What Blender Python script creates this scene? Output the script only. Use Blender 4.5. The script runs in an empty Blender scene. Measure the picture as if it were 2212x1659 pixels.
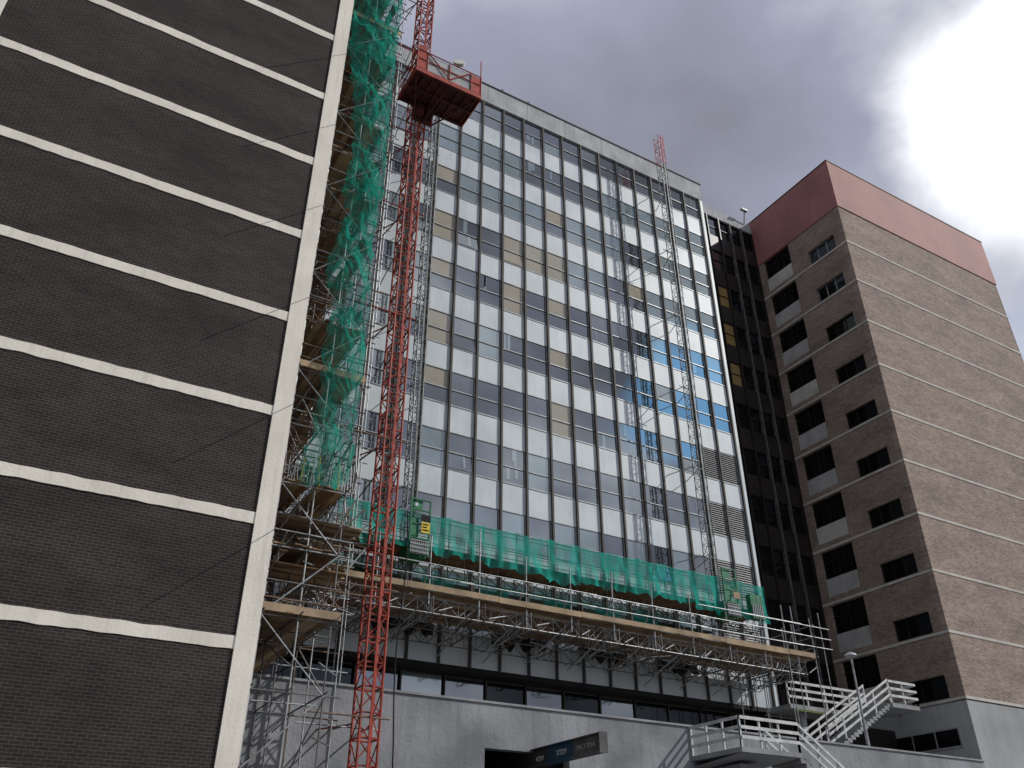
import bpy, math, random
from mathutils import Vector, Matrix, noise
random.seed(7)
scn=bpy.context.scene
scn.view_settings.view_transform='Standard'
COL=scn.collection
# ------------------------------------------------------------ materials
def newmat(n):
    m=bpy.data.materials.new(n); m.use_nodes=True
    nt=m.node_tree; nt.nodes.clear()
    return m,nt,nt.nodes,nt.links
def rgba(c): return (c[0],c[1],c[2],1)
def surf(name,c1,c2=None,scale=1.5,rough=.8,metal=0,bump=0.0,bscale=20,streak=0,detail=6,spec=.3,joint=None):
    m,nt,N,L=newmat(name)
    out=N.new('ShaderNodeOutputMaterial'); b=N.new('ShaderNodeBsdfPrincipled')
    L.new(b.outputs[0],out.inputs[0])
    b.inputs['Roughness'].default_value=rough; b.inputs['Metallic'].default_value=metal
    b.inputs['Specular IOR Level'].default_value=spec
    g=N.new('ShaderNodeNewGeometry')
    c2=c2 or tuple(x*.7 for x in c1)
    n=N.new('ShaderNodeTexNoise'); n.inputs['Scale'].default_value=scale; n.inputs['Detail'].default_value=detail
    L.new(g.outputs['Position'],n.inputs['Vector'])
    r=N.new('ShaderNodeMapRange'); r.inputs[1].default_value=.35; r.inputs[2].default_value=.68
    L.new(n.outputs[0],r.inputs[0])
    mx=N.new('ShaderNodeMix'); mx.data_type='RGBA'
    mx.inputs[6].default_value=rgba(c1); mx.inputs[7].default_value=rgba(c2)
    L.new(r.outputs[0],mx.inputs[0]); col=mx.outputs[2]
    if streak>0:
        mp=N.new('ShaderNodeMapping'); mp.inputs['Scale'].default_value=(3.0,3.0,.22)
        L.new(g.outputs['Position'],mp.inputs[0])
        n2=N.new('ShaderNodeTexNoise'); n2.inputs['Scale'].default_value=1.6; n2.inputs['Detail'].default_value=7; n2.inputs['Roughness'].default_value=.65
        L.new(mp.outputs[0],n2.inputs['Vector'])
        r2=N.new('ShaderNodeMapRange'); r2.inputs[1].default_value=.5; r2.inputs[2].default_value=.75; r2.inputs[4].default_value=streak
        L.new(n2.outputs[0],r2.inputs[0])
        m2=N.new('ShaderNodeMix'); m2.data_type='RGBA'; m2.inputs[7].default_value=rgba(tuple(x*.45 for x in c1))
        L.new(r2.outputs[0],m2.inputs[0]); L.new(col,m2.inputs[6]); col=m2.outputs[2]
    if joint:
        s=N.new('ShaderNodeSeparateXYZ'); L.new(g.outputs['Position'],s.inputs[0])
        d=N.new('ShaderNodeMath'); d.operation='DIVIDE'; d.inputs[1].default_value=joint; L.new(s.outputs[0],d.inputs[0])
        f=N.new('ShaderNodeMath'); f.operation='FRACT'; L.new(d.outputs[0],f.inputs[0])
        lt=N.new('ShaderNodeMath'); lt.operation='LESS_THAN'; lt.inputs[1].default_value=.03/joint; L.new(f.outputs[0],lt.inputs[0])
        m3=N.new('ShaderNodeMix'); m3.data_type='RGBA'; m3.inputs[7].default_value=rgba(tuple(x*.35 for x in c1))
        L.new(lt.outputs[0],m3.inputs[0]); L.new(col,m3.inputs[6]); col=m3.outputs[2]
    L.new(col,b.inputs['Base Color'])
    if bump>0:
        n3=N.new('ShaderNodeTexNoise'); n3.inputs['Scale'].default_value=bscale; n3.inputs['Detail'].default_value=4
        L.new(g.outputs['Position'],n3.inputs['Vector'])
        bp=N.new('ShaderNodeBump'); bp.inputs['Strength'].default_value=bump; bp.inputs['Distance'].default_value=.05
        L.new(n3.outputs[0],bp.inputs['Height']); L.new(bp.outputs[0],b.inputs['Normal'])
    return m
def brick(name,axis,c1,c2,mortar,var=.5):
    m,nt,N,L=newmat(name)
    out=N.new('ShaderNodeOutputMaterial'); b=N.new('ShaderNodeBsdfPrincipled')
    L.new(b.outputs[0],out.inputs[0]); b.inputs['Roughness'].default_value=.85; b.inputs['Specular IOR Level'].default_value=.25
    g=N.new('ShaderNodeNewGeometry'); s=N.new('ShaderNodeSeparateXYZ'); L.new(g.outputs['Position'],s.inputs[0])
    c=N.new('ShaderNodeCombineXYZ'); L.new(s.outputs[axis],c.inputs[0]); L.new(s.outputs[2],c.inputs[1])
    t=N.new('ShaderNodeTexBrick'); L.new(c.outputs[0],t.inputs['Vector'])
    t.inputs['Scale'].default_value=1; t.inputs['Brick Width'].default_value=.235; t.inputs['Row Height'].default_value=.082
    t.inputs['Mortar Size'].default_value=.009; t.inputs['Mortar Smooth'].default_value=.2; t.inputs['Bias'].default_value=-.1
    t.inputs['Color1'].default_value=rgba(c1); t.inputs['Color2'].default_value=rgba(c2); t.inputs['Mortar'].default_value=rgba(mortar)
    n=N.new('ShaderNodeTexNoise'); n.inputs['Scale'].default_value=.45; n.inputs['Detail'].default_value=9; n.inputs['Roughness'].default_value=.72
    mp=N.new('ShaderNodeMapping'); mp.inputs['Scale'].default_value=(.7,.7,1.8); L.new(g.outputs['Position'],mp.inputs[0])
    L.new(mp.outputs[0],n.inputs['Vector'])
    r=N.new('ShaderNodeMapRange'); r.inputs[1].default_value=.3; r.inputs[2].default_value=.7; r.inputs[3].default_value=1-var*.5; r.inputs[4].default_value=1+var*.5
    L.new(n.outputs[0],r.inputs[0])
    v=N.new('ShaderNodeVectorMath'); v.operation='SCALE'; L.new(t.outputs[0],v.inputs[0]); L.new(r.outputs[0],v.inputs['Scale'])
    L.new(v.outputs[0],b.inputs['Base Color'])
    bp=N.new('ShaderNodeBump'); bp.inputs['Strength'].default_value=.35; bp.inputs['Distance'].default_value=.01; bp.invert=True
    L.new(t.outputs['Fac'],bp.inputs['Height']); L.new(bp.outputs[0],b.inputs['Normal'])
    return m
def glass(name,base,fac,rough=.06,bcol2=None):
    m,nt,N,L=newmat(name)
    out=N.new('ShaderNodeOutputMaterial'); d=N.new('ShaderNodeBsdfDiffuse'); gl=N.new('ShaderNodeBsdfGlossy'); mx=N.new('ShaderNodeMixShader')
    gl.inputs['Roughness'].default_value=rough; gl.inputs['Color'].default_value=(.90,.97,1,1)
    g=N.new('ShaderNodeNewGeometry'); n=N.new('ShaderNodeTexNoise'); n.inputs['Scale'].default_value=1.1; n.inputs['Detail'].default_value=3
    L.new(g.outputs['Position'],n.inputs['Vector'])
    mc=N.new('ShaderNodeMix'); mc.data_type='RGBA'; mc.inputs[6].default_value=rgba(base); mc.inputs[7].default_value=rgba(bcol2 or tuple(x*.5 for x in base))
    L.new(n.outputs[0],mc.inputs[0]); L.new(mc.outputs[2],d.inputs[0])
    mx.inputs[0].default_value=fac; L.new(d.outputs[0],mx.inputs[1]); L.new(gl.outputs[0],mx.inputs[2]); L.new(mx.outputs[0],out.inputs[0])
    return m
def netmat(name,col,lo,hi,scale=9):
    m,nt,N,L=newmat(name)
    out=N.new('ShaderNodeOutputMaterial'); d=N.new('ShaderNodeBsdfDiffuse'); t=N.new('ShaderNodeBsdfTranslucent'); a=N.new('ShaderNodeMixShader'); tr=N.new('ShaderNodeBsdfTransparent'); mx=N.new('ShaderNodeMixShader')
    d.inputs[0].default_value=rgba(col); t.inputs[0].default_value=rgba(col); a.inputs[0].default_value=.4
    L.new(d.outputs[0],a.inputs[1]); L.new(t.outputs[0],a.inputs[2])
    g=N.new('ShaderNodeNewGeometry'); mp=N.new('ShaderNodeMapping'); mp.inputs['Scale'].default_value=(1.6,1,.5); mp.inputs['Rotation'].default_value=(0,.5,0)
    L.new(g.outputs['Position'],mp.inputs[0])
    n=N.new('ShaderNodeTexNoise'); n.inputs['Scale'].default_value=scale*.35; n.inputs['Detail'].default_value=3; L.new(mp.outputs[0],n.inputs['Vector'])
    r=N.new('ShaderNodeMapRange'); r.inputs[1].default_value=.35; r.inputs[2].default_value=.65; r.inputs[3].default_value=lo; r.inputs[4].default_value=hi
    L.new(n.outputs[0],r.inputs[0])
    lw=N.new('ShaderNodeLayerWeight'); lw.inputs[0].default_value=.35
    ad=N.new('ShaderNodeMath'); ad.operation='MULTIPLY_ADD'; ad.use_clamp=True; ad.inputs[1].default_value=.6
    L.new(lw.outputs['Facing'],ad.inputs[0]); L.new(r.outputs[0],ad.inputs[2]); L.new(ad.outputs[0],mx.inputs[0])
    L.new(tr.outputs[0],mx.inputs[1]); L.new(a.outputs[0],mx.inputs[2]); L.new(mx.outputs[0],out.inputs[0])
    return m
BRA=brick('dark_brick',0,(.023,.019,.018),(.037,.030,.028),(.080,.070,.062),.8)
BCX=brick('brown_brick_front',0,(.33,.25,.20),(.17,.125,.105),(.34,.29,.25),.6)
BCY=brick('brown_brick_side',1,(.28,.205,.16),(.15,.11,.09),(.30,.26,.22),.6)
CREAM=surf('cream_paint',(.80,.76,.66),(.68,.64,.55),.8,.7,0,.15,12,.35)
WHITEP=surf('white_spandrel',(.58,.635,.66),(.48,.535,.56),.6,.45,0,0,10,.25)
PARAP=surf('parapet_concrete',(.46,.48,.49),(.33,.345,.35),.8,.85,0,.1,10,.6,joint=2.91)
MULL=surf('weathered_mullion',(.070,.062,.054),(.042,.038,.033),1.5,.6,0,0,10,.3)
ALU=surf('aluminium_frame',(.38,.40,.40),(.24,.25,.25),2,.4,.3)
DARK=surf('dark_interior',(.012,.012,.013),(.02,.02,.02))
GL=[glass('window_glass',(.035,.04,.042),.36),glass('window_glass_pale',(.12,.14,.14),.36,.07,(.05,.06,.06)),glass('window_glass_dark',(.010,.012,.014),.30)]
GBL=glass('blind_behind_glass',(.42,.38,.29),.14,.07,(.30,.27,.20))
GWH=glass('pale_reflection_and_blind_glass',(.24,.30,.30),.38,.07,(.10,.15,.15))  # pale reflected sky put into the pane colour; also used for inner strips
GDK=glass('dark_glass',(.008,.008,.009),.04,.05)
GYE=glass('ochre_blind_behind_glass',(.36,.25,.10),.04,.05)
LOUV=surf('louvre_metal',(.22,.225,.23),(.15,.155,.16),3,.5,.2)
DCLAD=surf('brown_black_cladding',(.026,.020,.019),(.016,.013,.012),.6,.4)
RED=surf('red_render',(.35,.15,.13),(.27,.115,.10),.35,.7,0,.1,6,.35)
BAND=surf('stone_band',(.56,.53,.48),(.42,.40,.36),1.2,.8,0,0,10,.3)
PANC=surf('pale_window_panel',(.44,.43,.40),(.33,.32,.30),1.0,.8,0,0,10,.3)
CONC=surf('weathered_concrete',(.31,.32,.335),(.165,.175,.185),.45,.9,0,.4,7,.6,9)
CONCL=surf('pale_concrete',(.38,.39,.39),(.28,.285,.29),.4,.9,0,.2,9,.4)
TERR=surf('terrace_paving',(.42,.42,.41),(.32,.32,.31),.8,.9)
COPE=surf('coping_stone',(.33,.34,.345),(.22,.225,.23),1,.9,0,.2,8,.3)
GALV=surf('galvanised_tube',(.38,.40,.41),(.20,.20,.20),4,.5,.35)
GALD=surf('dark_old_tube',(.17,.17,.17),(.08,.075,.07),4,.6,.3)  # darker tube tone, mixed in among the galvanised tubes
RUSTT=surf('rusty_tube',(.22,.14,.10),(.11,.08,.06),4,.7)
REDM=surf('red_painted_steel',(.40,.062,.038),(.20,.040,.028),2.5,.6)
REDD=surf('dark_red_steel',(.12,.032,.028),(.05,.02,.018),2.5,.6)  # darker red for the platform floor, underframe and drive unit
PINK=surf('faded_red_steel',(.55,.14,.16),(.40,.10,.10),2.5,.6)
MGREY=surf('grey_mast_steel',(.20,.21,.21),(.10,.10,.10),3,.55,.3)
TIMB=surf('scaffold_board',(.44,.33,.21),(.22,.165,.11),1.0,.85,0,.1,15,.4)
TIMD=surf('weathered_scaffold_board',(.26,.165,.09),(.11,.075,.05),1.5,.9)
GREENP=surf('green_painted_steel',(.025,.20,.09),(.015,.10,.05),3,.5)
YEL=surf('yellow_sign',(.75,.55,.03),(.65,.48,.03),3,.5)
BLK=surf('black_rubber',(.012,.012,.012))
WRAIL=surf('white_painted_rail',(.64,.65,.64),(.42,.43,.42),3,.6,0,0,10,.45)
BLUE=surf('blue_paint',(.02,.065,.11),(.015,.045,.08),3,.6,0,0,10,.4)
GREYB=surf('grey_weathered_steel',(.12,.12,.115),(.07,.068,.065),3,.7,0,0,10,.5)
BEAMD=surf('dark_weathered_steel',(.045,.045,.045),(.03,.03,.03),3,.7)
PANG=surf('grey_mesh_panel',(.38,.39,.40),(.26,.27,.28),2,.6)
DISH=surf('off_white_dish',(.68,.66,.58),(.6,.58,.5),2,.6)
NETT=netmat('green_debris_netting',(.018,.31,.225),.16,.62,6)
NETL=netmat('teal_guard_netting',(.035,.42,.34),.36,.72,4)
ASPH=surf('worn_yard_concrete',(.17,.17,.165),(.12,.12,.12),1.2,.9,0,.3,40)
LAMPG=surf('lamp_glass',(.75,.76,.76),(.7,.7,.7),2,.3)
LIME=surf('lime_paint',(.13,.17,.04),(.09,.11,.03))
# ------------------------------------------------------------ mesh helper
class M:
    def __init__(s): s.v=[]; s.f=[]; s.m=[]; s.mats=[]
    def mi(s,m):
        if m not in s.mats: s.mats.append(m)
        return s.mats.index(m)
    def box(s,x0,x1,y0,y1,z0,z1,m):
        if x0>x1:x0,x1=x1,x0
        if y0>y1:y0,y1=y1,y0
        if z0>z1:z0,z1=z1,z0
        b=len(s.v)
        s.v+=[(x0,y0,z0),(x1,y0,z0),(x1,y1,z0),(x0,y1,z0),(x0,y0,z1),(x1,y0,z1),(x1,y1,z1),(x0,y1,z1)]
        for q in ((0,3,2,1),(4,5,6,7),(0,1,5,4),(1,2,6,5),(2,3,7,6),(3,0,4,7)):
            s.f.append(tuple(b+i for i in q)); s.m.append(s.mi(m))
        return s
    def quad(s,pts,m):
        b=len(s.v); s.v+=[tuple(p) for p in pts]; s.f.append(tuple(range(b,b+len(pts)))); s.m.append(s.mi(m)); return s
    def tube(s,p,q,r,m,n=6,r2=None):
        p=Vector(p);q=Vector(q);d=(q-p)
        if d.length<1e-5: return s
        d.normalize(); r2=r if r2 is None else r2
        a=d.orthogonal().normalized(); c=d.cross(a); b=len(s.v)
        for e,rr in ((p,r),(q,r2)):
            for i in range(n):
                t=2*math.pi*(i+.5)/n; w=e+a*math.cos(t)*rr+c*math.sin(t)*rr; s.v.append(tuple(w))
        k=s.mi(m)
        for i in range(n):
            j=(i+1)%n; s.f.append((b+i,b+j,b+n+j,b+n+i)); s.m.append(k)
        s.f.append(tuple(b+i for i in reversed(range(n)))); s.m.append(k)
        s.f.append(tuple(b+n+i for i in range(n))); s.m.append(k)
        return s
    def merge(s,o):
        b=len(s.v); s.v+=o.v
        for f,k in zip(o.f,o.m): s.f.append(tuple(b+i for i in f)); s.m.append(s.mi(o.mats[k]))
    def centre(s):
        n=len(s.v); return Vector((sum(v[0] for v in s.v)/n,sum(v[1] for v in s.v)/n,sum(v[2] for v in s.v)/n))
    def obj(s,name,parent=None,base=None,smooth=False):
        if base is None: base=parent.matrix_world.translation if parent else Vector((0,0,0))
        base=Vector(base)
        me=bpy.data.meshes.new(name); me.from_pydata([tuple(Vector(v)-base) for v in s.v],[],s.f)
        for m in s.mats: me.materials.append(m)
        for p,k in zip(me.polygons,s.m): p.material_index=k; p.use_smooth=smooth
        me.update()
        o=bpy.data.objects.new(name,me); COL.objects.link(o)
        if parent: o.parent=parent
        else: o.location=base
        return o
def empty(name,loc,label,cat,group=None):
    e=bpy.data.objects.new(name,None); e.location=loc; COL.objects.link(e); e.empty_display_size=.3
    e.matrix_world=Matrix.Translation(loc)
    e['label']=label; e['category']=cat
    if group: e['group']=group
    return e
def tag(o,label,cat,group=None):
    o['label']=label; o['category']=cat
    if group:o['group']=group
    return o
CAM=Vector((0,0,1.6))
def parts(parent,name,lst,limit=95):
    lst=sorted(lst,key=lambda m:(m.centre()-CAM).length)
    for m in lst[:limit]: m.obj(name,parent)
    if len(lst)>limit:
        r=M()
        for m in lst[limit:]: r.merge(m)
        o=r.obj(name,parent); o['kind']='stuff'
def T(p,q,r=.024,m=None,n=6): return M().tube(p,q,r,m or GALV,n)
def sheet(m,nu,nv,fn,mat):
    b0=len(m.v)
    for b in range(nv+1):
        for a in range(nu+1): m.v.append(fn(a/nu,b/nv))
    k=m.mi(mat)
    for b in range(nv):
        for a in range(nu):
            q=b0+b*(nu+1)+a; m.f.append((q,q+1,q+nu+2,q+nu+1)); m.m.append(k)
    return m
R=random.random
# ------------------------------------------------------------ ground
g=M().quad([(-1500,-1500,0),(1500,-1500,0),(1500,1500,0),(-1500,1500,0)],ASPH).obj('ground'); g['kind']='structure'
# ------------------------------------------------------------ building A (dark brick gable)
A=empty('brick_building',(0,22.8,0),'dark charcoal brick tower block with cream floor bands and corner trim','building')
XA0,XA1,YA=-5.45,5.63,22.8
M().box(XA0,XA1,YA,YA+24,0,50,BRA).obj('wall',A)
M().box(XA0-.05,XA1+.02,YA-.05,YA+24.1,50.003,50.5,CREAM).obj('roof_parapet',A)
for k in range(-1,13):
    z=1.6+YA*(.2555+.149*k)
    m=M(); n=90; xa,xb_=XA0+.5,XA1-.5
    for i in range(n+1):
        x=xa+(xb_-xa)*i/n
        a=.028*noise.noise(Vector((x*2.3,k*3.1,0))); b=.028*noise.noise(Vector((x*1.9,k*3.1,5)))
        m.v+=[(x,YA-.03,z-.165+a),(x,YA-.03,z+.165+b),(x,YA+.02,z-.165+a),(x,YA+.02,z+.165+b)]
    kk=m.mi(CREAM)
    for i in range(n):
        q=i*4
        for f in ((q,q+4,q+5,q+1),(q+2,q+6,q+4,q),(q+1,q+5,q+7,q+3)): m.f.append(f); m.m.append(kk)
    m.obj('floor_band',A)
M().box(XA1-.5,XA1+.05,YA-.06,YA+.5,0,50,CREAM).obj('corner_trim',A)
M().box(XA0-.05,XA0+.30,YA-.06,YA+.5,0,50,CREAM).obj('corner_trim',A)
# ------------------------------------------------------------ building B (curtain wall)
YB=33.0; P=1.455; XR=34.65; NC=20
B=empty('office_building',(20,YB,0),'ten storey curtain wall office block with white spandrels and dark mullions','building')
XL=XR-P*NC
ZT=[44.90-3.396*k for k in range(10)]; WH=1.98
M().box(XL,34.93,YB+.35,YB+14,10.3,46.2,DARK).obj('core_wall',B)
M().box(XL,34.95,YB-.10,YB+14,ZT[0]+.02,46.45,PARAP).obj('parapet',B)
M().box(XL,35.02,YB-.16,YB+14.1,46.453,46.53,MULL).obj('roof_coping',B)
M().box(XR+.07,34.95,YB-.08,YB+14,10.3,ZT[0]+.015,WHITEP).obj('end_pier',B)
for k in range(10):
    zt=ZT[k]-WH; zb=ZT[k+1] if k<9 else 10.3
    M().box(XL,XR+.07,YB,YB+.34,zb+.003,zt,WHITEP).obj('spandrel',B)
    M().box(XL,XR+.07,YB-.03,YB+.1,zt+.003,zt+.04,ALU).obj('window_sill',B)
for i in range(NC+1):
    x=XR-P*i
    M().box(x-.052,x+.052,YB-.12,YB+.05,10.25,ZT[0]+.015,MULL).obj('mullion',B)
blinds={(13,k) for k in (2,3,4,5,6)}|{(8,k) for k in (2,3,4,5,6)}|{(10,3),(9,3),(3,5),(4,3),(3,6),(10,4)}
pale={(12,1),(11,2),(12,2),(10,2),(9,2),(7,2),(6,2),(5,2),(6,3),(7,3),(13,1),(2,2),(1,2),(0,2),(1,3),(0,3),(2,3),(11,5),(3,8),(0,4),(8,8),(9,7),(4,1),(2,1),(3,1),(1,1),(0,1),(5,1),(3,2),(3,3),(10,8),(5,8),(7,8),(13,7),(11,1),(10,1),(3,4)}  # panes with a pale sky reflection painted in as colour
wl=[]
for k in range(10):
    for c in range(NC):
        x1=XR-P*c-.055; x0=XR-P*(c+1)+.055; z1=ZT[k]; z0=z1-WH+.04
        fr=M(); yf=YB+.0; yg=YB+.045
        if c<2 and k>=6:
            n=15; dz=(z1-z0)/n
            for j in range(n):
                zz=z0+dz*j
                fr.quad([(x0,YB-.02,zz+.01),(x1,YB-.02,zz+.01),(x1,YB+.03,zz+dz*.80),(x0,YB+.03,zz+dz*.80)],LOUV)
                fr.quad([(x0,YB-.02,zz+.01),(x1,YB-.02,zz+.01),(x1,YB+.09,zz+.01),(x0,YB+.09,zz+.01)],LOUV)
            fr.box(x0,x0+.05,YB-.03,yg,z0,z1,ALU); fr.box(x1-.05,x1,YB-.03,yg,z0,z1,ALU)
            wl.append((fr,None)); continue
        t=.035
        fr.box(x0,x0+t,yf,yg+.03,z0,z1,ALU); fr.box(x1-t,x1,yf,yg+.03,z0,z1,ALU)
        fr.box(x0+t,x1-t,yf,yg+.03,z0,z0+t,ALU); fr.box(x0+t,x1-t,yf,yg+.03,z1-t,z1,ALU)
        zm=z0+(z1-z0)*.44
        fr.box(x0+t,x1-t,yf-.01,yg+.03,zm,zm+.05,ALU)
        gl=M(); r=R()
        if (c,k) in blinds: mt=GBL
        elif (c,k) in pale: mt=GWH
        else: mt=GL[0] if r<.6 else (GL[1] if r<.75 else GL[2])
        for (a,b,idx) in ((z0+t,zm,0),(zm+.05,z1-t,1)):
            m2=mt
            if mt is GBL and idx==0 and R()<.35: m2=GL[0]
            if mt in GL and R()<.15: m2=random.choice(GL+[GWH])
            tl=random.uniform(-.005,.005); tw=random.uniform(-.003,.003)
            if idx==0 and R()<.08: tl=-.09
            gl.quad([(x0+t,yg-tw+tl,a),(x1-t,yg+tw+tl,a),(x1-t,yg+tw,b),(x0+t,yg-tw,b)],m2)
            if mt in GL and R()<.14:
                for q in range(random.randint(1,2)):
                    xa=random.uniform(x0+.1,x1-.35); wd=random.uniform(.08,.25); zz0=a+(b-a)*R()*.4
                    gl.quad([(xa,yg-.012+min(tl,0),zz0),(xa+wd,yg-.012+min(tl,0),zz0),(xa+wd,yg-.012,b-.03),(xa,yg-.012,b-.03)],GWH)
        wl.append((fr,gl))
wl.sort(key=lambda t:(t[0].centre()-CAM).length if t[0].centre().x>11 else 1000)
fs=M()
for n,(fr,gl) in enumerate(wl):
    if n<96:
        o=fr.obj('window',B)
        if gl: gl.obj('glass_pane',o,base=B.location)
    else:
        fs.merge(fr)
        if gl: fs.merge(gl)
fs.obj('window',B)['kind']='stuff'
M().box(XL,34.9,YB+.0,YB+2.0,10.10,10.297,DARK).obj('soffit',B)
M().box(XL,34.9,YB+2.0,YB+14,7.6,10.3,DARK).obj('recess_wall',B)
for j in range(14):
    x0=6.5+j*2.0
    w=M(); w.box(x0,x0+1.9,YB+.9,YB+1.0,9.1,9.14,MULL); w.box(x0,x0+1.9,YB+.9,YB+1.0,10.02,10.09,MULL); w.box(x0,x0+.07,YB+.9,YB+1.0,9.14,10.02,MULL)
    w.quad([(x0+.07,YB+.95,9.14),(x0+1.9,YB+.95,9.14),(x0+1.9,YB+.95,10.02),(x0+.07,YB+.95,10.02)],GWH if j==4 else (GL[2] if j in (3,5,7,9) else GDK))  # one pane gets the painted pale reflection
    w.obj('ribbon_window',B)
M().box(XL,34.9,YB+.9,YB+1.1,7.6,9.09,CONCL).obj('ribbon_sill_wall',B)
M().box(XL,34.9,YB+.02,YB+14,0,7.3,CONC).obj('base_wall',B)
# ------------------------------------------------------------ building D (dark link)
YD=36.4; ZR=49.1
D=empty('link_building',(39,YD,0),'dark glazed link block with brown cladding between two buildings','building')
M().box(34.97,43.6,YD+.3,YD+10,7.6,ZR-.9,DARK).obj('core_wall',D)
M().box(34.97,43.6,YD-.06,YD+10,ZR-.9,ZR,PARAP).obj('parapet',D)
zt=48.15; rows=[]
while zt>11: rows.append(zt); zt-=3.392
for k,zt in enumerate(rows):
    M().box(34.97,43.6,YD,YD+.28,zt-3.389,zt-1.9,DCLAD).obj('spandrel',D)
    for c in range(7):
        x1=43.55-1.2*c; x0=x1-1.12
        w=M(); w.box(x0,x1,YD+.05,YD+.1,zt-.97,zt-.93,DCLAD); w.box(x0,x1,YD+.05,YD+.1,zt-.05,zt,DCLAD)
        mt=GYE if (c==3 and k in (2,3,4)) else (GL[2] if c>=3 and k<2 else GDK)
        w.quad([(x0,YD+.12,zt-1.9),(x1,YD+.12,zt-1.9),(x1,YD+.12,zt),(x0,YD+.12,zt)],mt)
        w.obj('window',D)
for c in range(8):
    x=43.6-1.2*c
    M().box(x-.05,x+.05,YD-.12,YD+.2,8,ZR-.903,GREYB if c in(1,2) else DCLAD).obj('mullion',D)
# ------------------------------------------------------------ building C
XC,YC,XC1,ZC=43.66,28.35,61.6,49.3
C=empty('brick_tower',(52,YC,0),'brown brick tower block with red fascia and pale floor bands','building')
M().box(XC+.35,XC1,YC+.35,YC+22,10.9,44.85,DARK).obj('core_wall',C)
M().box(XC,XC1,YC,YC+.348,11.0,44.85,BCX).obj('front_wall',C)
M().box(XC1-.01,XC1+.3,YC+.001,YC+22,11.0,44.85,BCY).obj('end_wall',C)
M().box(XC-.06,XC1+.36,YC-.06,YC+22,44.853,ZC,RED).obj('roof_fascia',C)
M().box(XC-.1,XC1+.4,YC-.1,YC+22.1,ZC+.003,ZC+.08,MULL).obj('roof_coping',C)
zb=[41.6-3.4*j for j in range(10)]
side=M(); W0,W1=29.25,31.65
for (a,b) in ((YC+.35,W0),(W1,33.2),(35.75,50)):
    side.box(XC,XC+.34,a,b,11.0,44.85,BCY)
for j,z in enumerate(zb):
    top=44.85 if j==0 else zb[j-1]
    side.box(XC,XC+.34,W0,W1,z+1.3,top,BCY)
    side.box(XC,XC+.34,W0,W1,z-.1,z+.12,BCY)
    side.box(XC,XC+.34,33.2,35.75,z-.15,z+.40,BCY)
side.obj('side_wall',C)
for j,z in enumerate(zb):
    top=44.85 if j==0 else zb[j-1]-.15
    M().box(XC,XC1+.33,YC-.03,YC+.002,z-.075,z+.075,BAND).obj('floor_band',C)
    M().box(XC-.03,XC+.002,YC-.03,36.3,z-.07,z+.07,BAND).obj('floor_band',C)
    M().box(XC+.02,XC+.12,33.25,35.70,z+.405,z+1.50,PANC if j%3 else BAND).obj('window_panel',C)
    w=M(); xg=XC+.20
    w.quad([(xg,35.75,z+1.5),(xg,33.2,z+1.5),(xg,33.2,top),(xg,35.75,top)],GDK)
    w.box(xg-.06,xg-.01,34.5,34.56,z+1.5,top,DCLAD); w.box(xg-.06,xg-.01,33.2,35.75,top-.7,top-.65,DCLAD)
    w.obj('large_window',C)
    w=M()
    w.quad([(xg,W1,z+.12),(xg,W0,z+.12),(xg,W0,z+1.3),(xg,W1,z+1.3)],GDK)
    fm=ALU if j<2 else DCLAD
    for yy in (W0,W0+.8,W0+1.6,W1-.05): w.box(xg-.05,xg-.01,yy,yy+.05,z+.12,z+1.3,fm)
    w.box(xg-.05,xg-.01,W0+.05,W1-.05,z+.12,z+.17,fm); w.box(xg-.05,xg-.01,W0+.05,W1-.05,z+1.25,z+1.3,fm)
    w.obj('small_window',C)
M().box(XC+.02,XC1+.28,YC+.02,YC+22,0,10.88,CONCL).obj('base_wall',C)
w=M().box(XC-.02,XC+.04,29.2,33.5,8.7,8.8,ALU); w.box(XC-.02,XC+.04,29.2,33.5,9.6,9.66,ALU)
w.quad([(XC-.003,33.5,8.8),(XC-.003,29.2,8.8),(XC-.003,29.2,9.6),(XC-.003,33.5,9.6)],GDK)
for yy in (29.2,30.6,32,33.4): w.box(XC-.02,XC+.04,yy,yy+.07,8.8,9.6,ALU)
w.obj('base_window',C)
# ------------------------------------------------------------ podium wall
W=empty('concrete_wall',(25,28.5,0),'long weathered grey concrete retaining wall with dark loading opening','wall')
w=M(); w.box(5.7,15.44,28.3,28.7,0,7.9,CONC); w.box(15.44,18.95,28.3,28.7,6.42,7.9,CONC); w.box(18.95,43.66,28.3,28.7,0,7.9,CONC)
w.obj('wall_panel',W)
M().box(5.7,43.66,28.24,28.75,7.903,7.98,COPE).obj('coping',W)
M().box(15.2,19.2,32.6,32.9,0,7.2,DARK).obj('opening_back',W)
p=M().box(5.7,43.66,28.75,34,7.35,7.6,TERR).obj('podium_terrace'); p['kind']='structure'
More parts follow.
